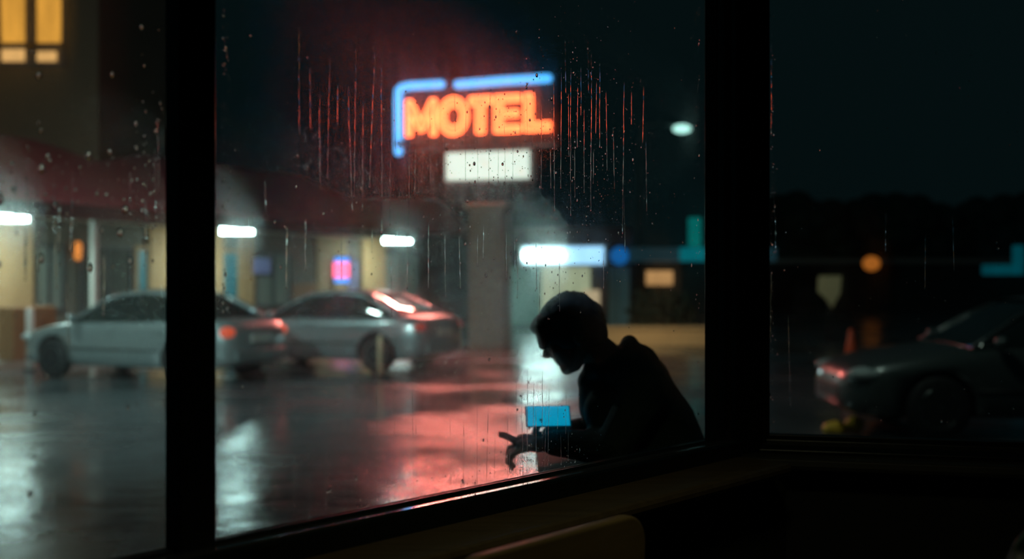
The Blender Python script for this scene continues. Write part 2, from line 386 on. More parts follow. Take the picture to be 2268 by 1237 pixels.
# fluorescent lights in the walkway
tube_m = mat('fluorescent_tube', (.8,.85,.85), .4, emis=(5.0,7.6,7.2), es=5.2)
housing_m = mat('light_housing', (.5,.52,.5), .5)
def fluoro(px, Y, w, label, py, group='tube lights along the motel walkway', hgt=.2):
    c = P(px, py, Y)
    t = thing('fluorescent_light', label, 'light', Matrix.Translation(c), group)
    bm = new(); add_box(bm, (0,.02,hgt/2+.03), (w+.06,.26,.06)); add_box(bm, (0,0,-(hgt/2)-.0), (.02,.02,.02)); obj('housing', bm, housing_m, t, .01)
    bm = new()
    for k in (-1,1): add_tube(bm, [(-w/2,0,k*hgt*.28),(w/2,0,k*hgt*.28)], hgt*.24, 12)
    obj('tube', bm, tube_m, t)
    for sx in (-1,1):
        bm = new(); add_box(bm, (sx*(w/2+.015),.0,0), (.03,.1,hgt+.04)); obj('end_cap', bm, housing_m, t, .005)
    return t
fluoro(18, 21.0, .80, 'nearest glowing tube light under the eave at the left edge of the photo', 478)
fluoro(525, 26.7, .78, 'glowing white tube light under the eave just right of the left mullion', 508)
fluoro(880, 33.3, .82, 'farthest glowing white tube light under the eave, above the second car', 530)
# wall lamp, wall plaque, neon window sign
t = thing('wall_lamp', 'small orange wall lamp on the motel wall above the left car', 'lamp', Matrix.Translation(B(s_at(165),TW-.1,1.62+(618-555)/2500*24.2)))
bm = new(); add_lathe(bm, [(.03,-.2),(.07,-.16),(.085,.1),(.05,.2)], seg=14); obj('lamp_shade', bm, mat('orange_lamp_glass', (.4,.15,.03), .5, emis=(.75,.2,.03), es=1.1), t)
bm = new(); add_tube(bm, [(-.02,.1,.05),(0,0,.22),(0,0,.19)], .015, 8); obj('bracket', bm, black_m, t)
sc_ = s_at(740); t = thing('neon_window_sign', 'small glowing pink and blue window sign above the second parked car', 'sign', frame(B(sc_,TW-.25,1.62+(618-597)/2500*33), (1,.0,0)))
bm = new(); add_box(bm, (0,.03,0), (.56,.04,.80)); obj('backing', bm, black_m, t, .02)
bm = new(); add_box(bm, (-.02,0,-.0), (.50,.03,.44)); obj('pink_panel', bm, mat('pink_neon', (.5,.1,.2), .5, emis=(3.0,.34,.75), es=1), t, .04)
bluen = mat('blue_neon', (.05,.2,.5), .5, emis=(.06,.55,1.9), es=1)
for z in (-.30,.29):
    bm = new(); add_box(bm, (.02,0,z), (.42,.03,.14)); obj('blue_bar', bm, bluen, t, .04)
t = thing('wall_plaque', 'faint violet plaque on the motel wall beside the teal door', 'sign', frame(B(s_at(572),TW-.12,1.62+(618-588)/2500*30), D))
bm = new(); add_box(bm, (0,0,0), (.7,.04,.42)); obj('plate', bm, mat('violet_plate', (.16,.18,.42), .4), t, .05)
bm = new(); add_box(bm, (0,.03,0), (.76,.03,.48)); obj('plate_frame', bm, dark_trim, t, .03)

# ------------------------------------------------------------ office wing (farther, facing the camera)
office = thing('office_wing', 'motel office wing with red hipped roof and glazed lit front behind the hunched person', 'building')
YO = 40.7
def ob(bm, px0, px1, py0, py1, y0, y1, Y=YO):
    a = P(px0,py1,Y); b_ = P(px1,py0,Y); add_box(bm, ((a.x+b_.x)/2,(y0+y1)/2,(a.z+b_.z)/2), (b_.x-a.x,y1-y0,b_.z-a.z))
zt = P(0,520,YO).z
bm = new(); a = P(930,0,YO+.6).x; b_ = P(1390,0,YO+.6).x
add_box(bm, ((a+b_)/2,YO+4,zt/2), (b_-a,6.6,zt)); obj('wall', bm, mat('office_dark_wall', (.05,.055,.055), .8), office)
bm = new()   # hip roof
zr = 4.75
rx0, rx1, ex0, ex1 = -8.5, -3.0, -9.5, -1.35
r0, r1 = Vector((rx0,YO+3.5,zr)), Vector((rx1,YO+3.5,zr))
q = [Vector((ex0,YO-.4,3.3)), Vector((ex1,YO-.4,3.3)), Vector((ex1,YO+7.5,3.3)), Vector((ex0,YO+7.5,3.3))]
vs = [bm.verts.new(p) for p in q+[r0,r1]]
for f in ((3,2,1,0),(0,1,5,4),(1,2,5),(2,3,4,5),(3,0,4)): bm.faces.new([vs[i] for i in f])
obj('roof', bm, roof_m, office)
bm = new(); ob(bm, 1035, 1395, 505, 545, YO-.9, YO+.8); obj('canopy', bm, mat('canopy_brown', (.10,.07,.06), .8), office, .03)
bm = new(); ob(bm, 935, 1030, 540, 700, YO+.55, YO+.7); w_ = obj('window', bm, mat('dull_window_glass', (.012,.015,.017), .5), office)
bm = new(); ob(bm, 935, 1030, 617, 622, YO+.5, YO+.6); ob(bm, 980, 985, 540, 700, YO+.5, YO+.6); obj('window_frame', bm, dark_trim, w_)
def lit(name, px0, px1, py0, py1, m, y=YO+.6, d=.1):
    bm = new(); ob(bm, px0, px1, py0, py1, y-d, y); return obj(name, bm, m, office, .01)
lit('glass_front', 1125, 1200, 590, 720, mat('green_lit_glass', (.05,.1,.08), .5, emis=(.045,.10,.085), es=1, evar=.4, scale=1))
lit('lit_window', 1200, 1310, 588, 720, mat('cream_lit_window', (.3,.3,.2), .5, emis=(.30,.32,.20), es=1, evar=.5, scale=2, stretch=(2,2,.3)))
lit('lit_poster', 1292, 1330, 642, 678, mat('cream_poster', (.3,.3,.2), .5, emis=(.50,.36,.22), es=1, evar=.2, scale=2), YO+.4, .05)
lit('door_panel', 1310, 1345, 592, 700, mat('purple_brown_door', (.06,.045,.05), .6))
bm = new(); ob(bm, 1348, 1392, 588, 735, YO-.5, YO-.1); obj('column', bm, mat('pale_blue_column', (.18,.30,.32), .6), office, .05)
# office light box
t = thing('light_box', 'wide white glowing light box over the motel office front, above the bent head', 'light', Matrix.Translation(P(1247,565,YO-1.1)))
bm = new(); add_box(bm, (0,.12,0), (3.05,.2,.78)); obj('box_housing', bm, housing_m, t, .05)
bm = new(); add_box(bm, (0,0,0), (2.85,.06,.62))
fm = mat('office_light_face', (.7,.75,.7), .5, emis=(.50,.95,1.45), es=1.0, evar=.35, scale=.9)
obj('light_face', bm, fm, t, .02)
bm = new(); add_tube(bm, [(-1.4,-.08,.0),(-.1,-.08,.0)], .11, 12); obj('tube', bm, tube_m, t)
t = thing('round_sign', 'round blue sign at the top of the pale column beside the office', 'sign', Matrix.Translation(P(1372,566,YO-1.3)))
bm = new(); add_lathe(bm, [(.30,-.04),(.32,0),(.30,.04)], Matrix.Rotation(PI/2,4,'X'), 28); obj('sign_disc', bm, mat('blue_disc', (.01,.12,.4), .4, emis=(.002,.10,.34), es=1), t)
bm = new(); add_tube(bm, [(0,0,0),(0,.8,0)], .04, 8); obj('bracket', bm, black_m, t)

# service station far right of the middle pane
YS = 46
st = thing('service_canopy', 'distant canopy with a blue green lit band right of the office', 'building')
def sb(name, px0, px1, py0, py1, y0, y1, m, Y=YS):
    bm = new(); ob(bm, px0, px1, py0, py1, y0, y1, Y); return obj(name, bm, m, st, .02)
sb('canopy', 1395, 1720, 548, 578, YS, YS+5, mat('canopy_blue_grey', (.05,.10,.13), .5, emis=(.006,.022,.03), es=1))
sb('light_band', 1505, 1560, 548, 578, YS-.15, YS, mat('cyan_band', (.02,.2,.22), .5, emis=(.0,.13,.16), es=1, evar=.3, scale=1))
sb('price_pylon', 1524, 1550, 482, 546, YS-.3, YS, mat('teal_panel', (.02,.2,.18), .5, emis=(.0,.13,.12), es=1, evar=.3, scale=1))
sb('wall', 1395, 1700, 578, 740, YS+3, YS+3.3, mat('station_wall', (.05,.055,.05), .8))
for px in (1425,1600):
    sb('column', px-5, px+5, 578, 706, YS+1, YS+1.3, dark_trim)
w_ = sb('lit_window', 1450, 1512, 598, 632, YS+2.8, YS+3, mat('orange_lit_window', (.3,.2,.1), .5, emis=(.52,.26,.10), es=1, evar=.5, scale=1.3))
# tan low wall with warm light
t = thing('low_wall', 'low tan wall lit warmly, behind the shoulder of the hunched person', 'wall')
bm = new(); ob(bm, 1340, 1600, 727, 770, 27.6, 28.0, 27.6); obj('wall_body', bm, mat('tan_low_wall', (.55,.38,.20), .85, scale=2, var=.2), t, .03)
bm = new(); ob(bm, 1338, 1602, 722, 729, 27.5, 28.1, 27.6); obj('wall_cap', bm, mat('tan_cap', (.5,.36,.2), .8), t, .02)
# bushes / dark hedge behind low wall
def bush(name, label, cat, c, r, m, n=140, seed=1, group=None):
    rnd = random.Random(seed); bm = new()
    for i in range(n):
        d = Vector((rnd.gauss(0,1),rnd.gauss(0,1),rnd.gauss(0,1))).normalized()
        q = Vector((d.x*r[0],d.y*r[1],d.z*r[2]))*rnd.uniform(.5,1)
        k = .22*min(r)*rnd.uniform(.7,1.4)
        add_ell(bm, Vector(c)+q, (k,k,k*.8), seg=6, rings=4)
    return tag(obj(name, bm, m), label, cat, group)
leaf = mat('dark_leaves', (.015,.03,.018), .7, var=.5, scale=12)
c = P(1462,672,31); bush('hedge', 'dark rounded hedge behind the low tan wall', 'bush', (c.x,31,.70), (.95,.5,.75), leaf, seed=4)
# street lamp
c = P(1508,285,52)
t = thing('street_lamp', 'tall street lamp with a small white head near the right edge of the middle pane', 'lamp', Matrix.Translation((c.x,52,0)))
bm = new(); add_tube(bm, [(-1.9,0,0),(-1.9,0,c.z-.6),(-1.7,0,c.z+.1),(-1.0,0,c.z+.25),(-.3,0,c.z+.12)], [.14,.09,.07,.06,.05], 10); obj('pole', bm, mat('grey_pole', (.2,.24,.24), .5, .4), t)
bm = new(); add_ell(bm, (.05,0,c.z), (.42,.25,.20)); obj('lamp_head', bm, mat('lamp_glow', (.5,.6,.6), .5, emis=(.55,1.0,.9), es=1.6), t)

# ------------------------------------------------------------ MOTEL sign on its pylon
YM = 27.0
Xs = (1045-CX)/F*YM
rdir = Vector((math.cos(math.radians(17.5)), -math.sin(math.radians(17.5)), 0))
SM = frame((Xs,YM,0), rdir)           # local x right, local y away, z up
sign = thing('motel_sign', 'tall roadside sign reading MOTEL in orange neon with blue neon border on a brick pylon', 'sign', SM)
K = YM/F
def sx(px): return (px-1045)*K/math.cos(math.radians(17.5))*1.0
def sz(py): return CZ+(CY-py)*K
bm = new(); add_box(bm, (0,.25,sz(250)), (sx(1228)-sx(868),.36,1.62)); obj('cabinet', bm, mat('sign_cabinet', (.035,.03,.045), .5), sign, .04)
neon_o = mat('orange_neon_tube', (.5,.2,.1), .4, emis=(9,1.15,.34), es=1)
face_o = mat('orange_letter_face', (.5,.15,.05), .5, emis=(5.0,.44,.13), es=1)
neon_b = mat('blue_neon_tube', (.1,.3,.6), .4, emis=(.15,.80,1.8), es=1)
def letter(name, outlines, x0, z0):
    """outlines: list of closed 2D polys, first is outer, second (optional) hole"""
    bm = new()
    if len(outlines) == 1:
        add_poly_prism(bm, [Vector((x0+x,0,z0+z)) for x, z in outlines[0]], Vector((0,.06,0)))
    else:
        o1, o2 = outlines; n = len(o1)
        for y in (0,.06):
            pass
        V1 = [[bm.verts.new((x0+x,y,z0+z)) for x, z in o1] for y in (0,.06)]; V2 = [[bm.verts.new((x0+x,y,z0+z)) for x, z in o2] for y in (0,.06)]
        for i in range(n):
            j = (i+1)%n
            bm.faces.new((V1[0][i],V1[0][j],V2[0][j],V2[0][i])); bm.faces.new((V1[1][j],V1[1][i],V2[1][i],V2[1][j]))
            bm.faces.new((V1[0][j],V1[0][i],V1[1][i],V1[1][j])); bm.faces.new((V2[0][i],V2[0][j],V2[1][j],V2[1][i]))
    ob_ = obj(name, bm, face_o, sign, .02 if len(outlines) == 1 else 0)
    bm = new()
    for o_ in outlines:
        cx = sum(p[0] for p in o_)/len(o_); cz = sum(p[1] for p in o_)/len(o_)
        pts = []
        for i in range(len(o_)):
            a, b_ = Vector(o_[i]), Vector(o_[(i+1)%len(o_)])
            m_ = max(1, int((b_-a).length/.05))
            for k in range(m_): pts.append(a.lerp(b_, k/m_))
        add_tube(bm, [Vector((x0+p.x,-.04,z0+p.y)) for p in pts], .018, 6, closed=True)
    t_ = obj('neon_tube', bm, neon_o, ob_)
    return ob_
H = .87; s = .19
base = sz(296)
def L2(w): return [(0,0),(w,0),(w,s),(s,s),(s,H),(0,H)]
def E2(w): a = (H-3*s*.86)/2; q = s*.86; return [(0,0),(w,0),(w,q),(s,q),(s,q+a),(w*.93,q+a),(w*.93,2*q+a),(s,2*q+a),(s,3*q+2*a-.0),(w,3*q+2*a-q*0),(w,H),(0,H)]
def Efix(w):
    q = s*.80; a = (H-3*q)/2
    return [(0,0),(w,0),(w,q),(s,q),(s,q+a),(w*.92,q+a),(w*.92,2*q+a),(s,2*q+a),(s,2*q+2*a),(w,2*q+2*a),(w,H),(0,H)]
def T2(w): c = w/2; return [(c-s/2,0),(c+s/2,0),(c+s/2,H-s),(w,H-s),(w,H),(0,H),(0,H-s),(c-s/2,H-s)]
def M2(w): q = .14; c = w/2; return [(0,0),(q*.95,0),(q*.95,H*.56),(c-.05,.10),(c+.05,.10),(w-q*.95,H*.56),(w-q*.95,0),(w,0),(w,H),(w-q,H),(c,H*.42),(q,H),(0,H)]
def O2(w):
    n = 28; return [[(w/2+w/2*math.cos(2*PI*i/n), H/2+(H/2+.02)*math.sin(2*PI*i/n)) for i in range(n)],
                    [(w/2+(w/2-s*.92)*math.cos(2*PI*i/n), H/2+(H/2-s)*math.sin(2*PI*i/n)) for i in range(n)]]
def lw(a, b_): return sx(b_)-sx(a)
letter('letter_m', [M2(lw(897,965))], sx(897), base)
letter('letter_o', O2(lw(971,1037)), sx(971), base)
letter('letter_t', [T2(lw(1041,1089))], sx(1041), base)
letter('letter_e', [Efix(lw(1097,1153))], sx(1097), base)
letter('letter_l', [L2(lw(1162,1218))], sx(1162), base)
# blue border tubes
def btube(pts, r=.105):
    bm = new(); add_tube(bm, [Vector((sx(x),-.02,z)) for x, z in pts], r, 12)
    for q in (pts[0], pts[-1]): add_ell(bm, (sx(q[0]),-.02,q[1]), (r,r,r), seg=12, rings=8)
    obj('blue_neon_tube', bm, neon_b, sign)
zT = sz(183)
btube([(878,sz(330)),(877,sz(215)),(878,zT-.10),(886,zT-.03),(900,zT-.0),(976,zT)])
btube([(1014,zT-.03),(1114,zT),(1212,zT)])
bm = new(); add_tube(bm, [(sx(980),.05,zT),(sx(1010),.05,zT)], .03, 8); obj('conduit', bm, black_m, sign)
# white light box under the letters
bm = new(); w_ = sx(1176)-sx(986); xm = (sx(1176)+sx(986))/2
add_box(bm, (xm,.12,sz(368)), (w_+.06,.3,.74)); lb = obj('light_box', bm, housing_m, sign, .08)
wf = bpy.data.materials.new('white_light_face'); wf.use_nodes = True; nt = wf.node_tree; b = nt.nodes['Principled BSDF']
tc = nt.nodes.new('ShaderNodeTexCoord'); nz = nt.nodes.new('ShaderNodeTexNoise'); nz.inputs['Scale'].default_value = 2.6
nt.links.new(tc.outputs['Object'], nz.inputs['Vector'])
rp = nt.nodes.new('ShaderNodeValToRGB'); rp.color_ramp.elements[0].position = .34; rp.color_ramp.elements[0].color = (.95,.68,.55,1)
rp.color_ramp.elements[1].position = .42; rp.color_ramp.elements[1].color = (.88,1.0,.88,1)
nt.links.new(nz.outputs['Fac'], rp.inputs[0]); nt.links.new(rp.outputs[0], b.inputs['Emission Color']); b.inputs['Emission Strength'].default_value = 1.0
b.inputs['Base Color'].default_value = (.5,.5,.45,1); MATS['white_light_face'] = wf
bm = new(); add_box(bm, (xm,-.06,sz(368)), (w_-.06,.06,.66)); obj('light_face', bm, wf, lb, .1)
# pylon
xp = sx(1080)
bm = new()
for dx in (-.3,.3): add_box(bm, (xp+dx,.2,(3.3+sz(405))/2), (.12,.12,sz(405)-3.2))
add_box(bm, (xp,.2,sz(320)), (.16,.14,.9)); obj('steel_post', bm, black_m, sign)
bm = new(); add_box(bm, (xp,.2,1.65), (.86,.7,3.3)); obj('brick_pylon', bm, mat('pylon_brick', (.19,.12,.085), .8, scale=9, var=.3, bump=.3), sign, .03)
bm = new(); add_box(bm, (xp,.2,3.36), (1.0,.84,.14)); obj('pylon_cap', bm, mat('pylon_cap_stone', (.2,.13,.08), .8), sign, .03)

# red light added to redden the lot, with a made-up hood hiding it
bm = new(); zf = sz(318)
add_box(bm, (0,-.22,zf+.05), (3.5,.50,.03)); add_box(bm, (0,-.46,zf+.01), (3.5,.03,.11))
for dx in (-1.75,1.75): add_box(bm, (dx,-.22,zf+.01), (.03,.50,.11))
obj('added_light_hood', bm, black_m, sign)
l = bpy.data.lights.new('red_lot_fill', 'AREA'); l.energy = 430; l.spread = math.radians(105); l.color = (1,.21,.17); l.shape = 'RECTANGLE'; l.size = 3.3; l.size_y = .14
o = bpy.data.objects.new('red_lot_fill', l); C.objects.link(o); o.matrix_world = SM @ Matrix.Translation((0,-.22,zf+.02)) @ Matrix.Rotation(math.radians(-42),4,'X')
# ------------------------------------------------------------ cars
glass_c = mat('car_window_glass', (.012,.02,.02), .04, var=.1, coat=.6)
head_m = mat('headlamp_lens', (.4,.46,.46), .4, .0)
red_m = mat('tail_lamp_lens', (.45,.03,.015), .2, emis=(.50,.07,.03), es=1.0)
redd_m = mat('faint_tail_lamp_lens', (.35,.03,.02), .2, emis=(.13,.02,.015), es=1.0)  # weak red glow built into the lens as emission
plate_m = mat('licence_plate', (.5,.5,.45), .5)
def lerp_tab(tab, x):
    if x >= tab[0][0]: return tab[0][1]
    for (a, va), (b_, vb) in zip(tab, tab[1:]):
        if x >= b_: return vb+(va-vb)*(x-b_)/(a-b_)
    return tab[-1][1]
def make_car(label, center, yaw, paint, tail=red_m, roofz=1.44, hi=1.0):
    M = Matrix.Translation(center) @ Matrix.Rotation(yaw, 4, 'Z')
    t = thing('car', label, 'car', M)
    ZT_ = [(2.25,.56),(2.18,.68),(2.0,.76),(1.5,.86),(1.0,.93),(.5,.95),(-1.3,.98),(-1.55,1.0),(-2.0,.99),(-2.17,.94),(-2.25,.80)]
    ZB_ = [(2.25,.30),(2.1,.22),(1.5,.2),(-1.6,.2),(-2.1,.26),(-2.25,.34)]
    HW_ = [(2.25,.50),(2.18,.66),(2.0,.78),(1.6,.85),(1.0,.88),(-1.4,.88),(-1.9,.84),(-2.15,.76),(-2.25,.62)]
    xs = [2.25,2.2,2.12,2.0,1.85,1.6,1.35,1.1,.85,.5,.1,-.3,-.7,-1.05,-1.35,-1.6,-1.85,-2.05,-2.17,-2.25]
    bm = new(); rings = []
    for x in xs:
        zt_, zb, w = lerp_tab(ZT_, x), lerp_tab(ZB_, x), lerp_tab(HW_, x)
        h = zt_-zb
        half = [(0,zb),(.6*w,zb),(.9*w,zb+.02),(.97*w,zb+.1*h),(1.0*w,zb+.35*h),(1.0*w,zb+.55*h),(.985*w,zb+.78*h),(.93*w,zt_-.03),(.8*w,zt_),(.45*w,zt_+.015),(0,zt_+.02)]
        full = half+[(-y,z) for y, z in half[-2:0:-1]]
        rings.append([bm.verts.new((x,y,z)) for y, z in full])
    n = len(rings[0])
    for A, Bq in zip(rings, rings[1:]):
        for k in range(n): bm.faces.new((A[k],A[(k+1)%n],Bq[(k+1)%n],Bq[k])).smooth = True
    bm.faces.new(rings[0]); bm.faces.new(rings[-1][::-1])
    body = obj('body', bm, [paint, black_m], t, smooth=True)
    # wheel arches
    cb = new()
    for wx in (1.35,-1.35):
        for sy in (-1,1):
            add_lathe(cb, [(.375,-.2),(.375,.2)], Matrix.Translation((wx,sy*.86,.33)) @ Matrix.Rotation(PI/2,4,'X'), 32, mi=1)
    cut = obj('cutter', cb, [paint, black_m]); cut.parent = t
    bl = body.modifiers.new('b','BOOLEAN'); bl.operation = 'DIFFERENCE'; bl.object = cut; bl.solver = 'EXACT'
    bake(body); bpy.data.objects.remove(cut)
    # greenhouse
    GZ = [(1.0,.93),(.8,1.05),(.5,1.24),(.2,1.385),(0,1.42),(-.3,1.44),(-.7,1.435),(-.95,1.40),(-1.2,1.30),(-1.5,1.14),(-1.78,.99)]
    bm = new(); rings = []
    gx = [1.0,.8,.5,.3,.12,-.1,-.35,-.6,-.85,-1.0,-1.2,-1.5,-1.78]
    for x in gx:
        z = lerp_tab(GZ, x)*roofz/1.44; f = max(0, min(1,(z-.93)/.5)); wt = .78-.20*f
        zb = .90
        half = [(.80,zb),(.80-.10*f*.5-.005, zb+(z-zb)*.5),(wt,z-.04*f),(wt-.07,z),(wt*.5,z+.015),(0,z+.02)]
        full = half+[(-y,zz) for y, zz in half[-2::-1]]
        rings.append([bm.verts.new((x,y,zz)) for y, zz in full])
    for i, (A, Bq) in enumerate(zip(rings, rings[1:])):
        for k in range(len(A)-1): bm.faces.new((A[k],A[k+1],Bq[k+1],Bq[k])).smooth = True
    bm.faces.new(rings[0]); bm.faces.new(rings[-1][::-1])
    obj('window_glass', bm, glass_c, t)
    # roof skin
    bm = new(); rings = []
    for x in (.22,.12,-.1,-.35,-.6,-.85,-1.0):
        z = lerp_tab(GZ, x)*roofz/1.44; f = max(0, min(1,(z-.93)/.5)); wt = .78-.20*f
        half = [(wt+.012,z-.075),(wt+.012,z-.03),(wt-.06,z+.014),(wt*.5,z+.03),(0,z+.035)]
        full = half+[(-y,zz) for y, zz in half[-2::-1]]
        rings.append([bm.verts.new((x,y,zz)) for y, zz in full])
    for A, Bq in zip(rings, rings[1:]):
        for k in range(len(A)-1): bm.faces.new((A[k],A[k+1],Bq[k+1],Bq[k])).smooth = True
    obj('roof', bm, paint, t)
    def gp(x, s_): 
        z = lerp_tab(GZ, x)*roofz/1.44; f = max(0, min(1,(z-.93)/.5)); return Vector((x, s_*(.78-.20*f), z-.02*f))
    for sy in (-1,1):
        bm = new(); add_tube(bm, [gp(x,sy) for x in (1.0,.8,.5,.2)], .024, 8); obj('pillar', bm, paint, t)
        bm = new(); add_tube(bm, [gp(x,sy) for x in (-.95,-1.2,-1.5,-1.78)], [.03,.05,.06,.05], 8); obj('pillar', bm, paint, t)
        bm = new(); add_tube(bm, [Vector((-.38,sy*.81,.93)), Vector((-.40,sy*.60,1.40*roofz/1.44))], .028, 8); obj('pillar', bm, black_m, t)
        # mirror, handles, lamps
        bm = new(); add_ell(bm, (.78,sy*.97,1.0), (.07,.10,.065)); add_tube(bm, [(.78,sy*.84,.96),(.78,sy*.92,.98)], .02, 6); obj('side_mirror', bm, paint, t)
        for hx in (.02,-.92):
            bm = new(); add_box(bm, (hx,sy*.885,.80), (.17,.03,.03)); obj('door_handle', bm, paint, t, .01)
        bm = new(); add_ell(bm, (2.02,sy*.64,.655), (.20,.16,.075)); obj('headlamp', bm, head_m, t)
        bm = new(); add_ell(bm, (-2.12,sy*.66,.80), (.12,.14,.10)); obj('tail_lamp', bm, tail, t)
        bm = new(); add_tube(bm, [(x, sy*(lerp_tab(HW_,x)+.006), .50) for x in (1.0,.5,0,-.5,-.98)], .014, 6); obj('side_moulding', bm, black_m, t)
        for wx in (1.35,-1.35):
            MW = Matrix.Translation((wx,sy*.775,.325)) @ Matrix.Rotation(-sy*PI/2,4,'X')
            bm = new(); add_lathe(bm, [(.20,-.10),(.29,-.10),(.32,-.075),(.325,-.02),(.325,.03),(.32,.075),(.29,.095),(.21,.10)], MW, 36); ty = obj('wheel', bm, rubber_m, t)
            bm = new(); add_lathe(bm, [(.21,.085),(.21,.10),(.19,.10),(.185,.03),(.05,.02)], MW, 36)
            for k in range(7):
                R_ = MW @ Matrix.Rotation(k*2*PI/7,4,'Z'); add_box(bm, (.11,0,.07), (.18,.035,.03), R_)
            add_lathe(bm, [(.045,.04),(.045,.095),(.03,.10)], MW, 16)
            obj('rim', bm, chrome_m, ty)
    bm = new(); add_box(bm, (-2.262,0,.70), (.02,.5,.13)); obj('licence_plate', bm, plate_m, t, .004)
    bm = new(); add_box(bm, (-2.22,0,.44), (.12,1.25,.2)); obj('rear_bumper', bm, paint, t, .04)
    bm = new(); add_box(bm, (2.22,0,.45), (.08,.9,.16)); obj('grille', bm, black_m, t, .03)
    return t
silver = mat('silver_car_paint', (.32,.37,.37), .27, .55, var=.05, coat=.5)
grey = mat('grey_car_paint', (.25,.29,.30), .30, .5, var=.05, coat=.5)
yaw = math.radians(155)
make_car('silver sedan parked by the motel, seen through the left pane and past the mullion', (-6.02,18.85,0), yaw, silver)
make_car('grey sedan parked behind the silver one, sign light on its rear window', (-3.23,20.9,0), yaw, grey, tail=redd_m, roofz=1.41)
dkgrey = mat('dark_grey_car_paint', (.07,.085,.085), .32, .4, var=.05, coat=.4)
make_car('dark grey sedan parked in the gloom outside the right window', (5.66,12.16,0), math.radians(179), dkgrey)
# bollards
def bollard(px, py0, py1, r, label, m, Y):
    c = P(px,py0,Y); t = thing('bollard', label, 'bollard', Matrix.Translation((c.x,Y,0)))
    h = c.z; bm = new(); add_lathe(bm, [(r,0),(r,h-.04),(r*.8,h-.01),(r*.3,h)], seg=16); obj('post', bm, m, t)
    bm = new(); add_lathe(bm, [(r*1.8,0),(r*1.8,.03),(r*1.1,.04)], seg=16); obj('base_plate', bm, black_m, t)
bollard(842, 742, 0, .045, 'thin pale bollard standing in front of the rear wheel of the grey sedan', mat('pale_yellow_paint', (.45,.40,.25), .5), 18.9)
bollard(66, 682, 0, .07, 'short white bollard beside the front bumper of the silver sedan', mat('white_paint', (.6,.52,.48), .5), 20.05)

# ------------------------------------------------------------ right window street
c = P(1885,728,18)
t = thing('traffic_cone', 'orange traffic cone with a white collar behind the dark grey sedan', 'cone', Matrix.Translation((c.x,18,0)))
hC = c.z
bm = new(); add_lathe(bm, [(.17,.03),(.035,hC-.02),(.025,hC)], seg=24); obj('cone_body', bm, mat('cone_orange', (.9,.10,.03), .5, emis=None), t)
bm = new(); add_lathe(bm, [(.133,.24),(.105,.42)], seg=24); obj('reflective_collar', bm, mat('cone_white', (.8,.8,.75), .4), t)
bm = new(); add_box(bm, (0,0,.02), (.42,.42,.04)); obj('base', bm, mat('cone_orange', (.9,.10,.03)), t, .02)
c = P(1838,645,30); t = thing('street_sign', 'pale yellow street sign on a post outside the right window', 'sign', Matrix.Translation((c.x,30,0)))
bm = new(); add_poly_prism(bm, [Vector((x,0,c.z+z)) for x, z in ((-.30,.42),(.32,.42),(.28,-.05),(.06,-.45),(-.10,-.2),(-.32,.0))], Vector((0,.03,0))); obj('sign_plate', bm, mat('yellowed_sign', (.75,.6,.35), .5, scale=1.5, var=.5), t, .02)
bm = new(); add_tube(bm, [(0,.06,0),(0,.06,c.z+.3)], .03, 8); obj('post', bm, black_m, t)
c = P(1930,583,55); t = thing('street_lamp', 'small orange street lamp glowing far off in the right window', 'lamp', Matrix.Translation((c.x,55,0)))
bm = new(); add_ell(bm, (0,0,c.z), (.42,.3,.36)); obj('lamp_head', bm, mat('orange_lamp_head', (.4,.2,.05), .5, emis=(.40,.11,.015), es=1), t)
bm = new(); add_tube(bm, [(0,.1,0),(0,.1,c.z+3.2)], .07, 8); obj('pole', bm, black_m, t)
t = thing('far_building', 'long low dark building with a pale fascia line across the right window', 'building')
bm = new(); ob(bm, 1640, 2700, 583, 690, 62, 70, 62); obj('wall', bm, mat('far_dark_wall', (.02,.022,.022), .9), t)
bm = new(); ob(bm, 1635, 2700, 572, 583, 61.8, 70, 62); obj('fascia', bm, mat('far_pale_fascia', (.22,.22,.2), .7), t)
c = P(2245,583,50); t = thing('teal_shop_sign', 'teal glowing panel at the right edge of the right window', 'sign', Matrix.Translation((c.x,50,0)))
bm = new(); add_box(bm, (.2,0,c.z+.15), (.5,.15,1.3)); add_box(bm, (-.6,0,c.z-.28), (1.6,.15,.45)); obj('sign_panel', bm, mat('teal_glow', (.02,.15,.18), .5, emis=(.0,.045,.06), es=1, evar=.4, scale=1), t, .05)
bm = new(); add_tube(bm, [(.2,.1,0),(.2,.1,c.z-.4)], .08, 8); obj('post', bm, black_m, t)
# crumpled yellow bag
c = P(1868,935,11.95)
bm = new(); add_ell(bm, (-.09,0,.05), (.13,.12,.07), seg=20, rings=12); add_ell(bm, (.12,.02,.085), (.11,.10,.085), seg=20, rings=12); add_ell(bm, (.02,0,.05), (.1,.08,.05), seg=16, rings=10)
rnd = random.Random(3)
for v in bm.verts: v.co += Vector((rnd.uniform(-1,1),rnd.uniform(-1,1),rnd.uniform(-1,1)))*.012; v.co.z = max(v.co.z, .002)
o = obj('plastic_bag', bm, mat('yellow_plastic', (.85,.48,.04), .35), None, smooth=True); o.location = (c.x,11.95,0); remesh(o, .012, 1)
tag(o, 'crumpled yellow bag lying on the wet ground outside the right window', 'bag')
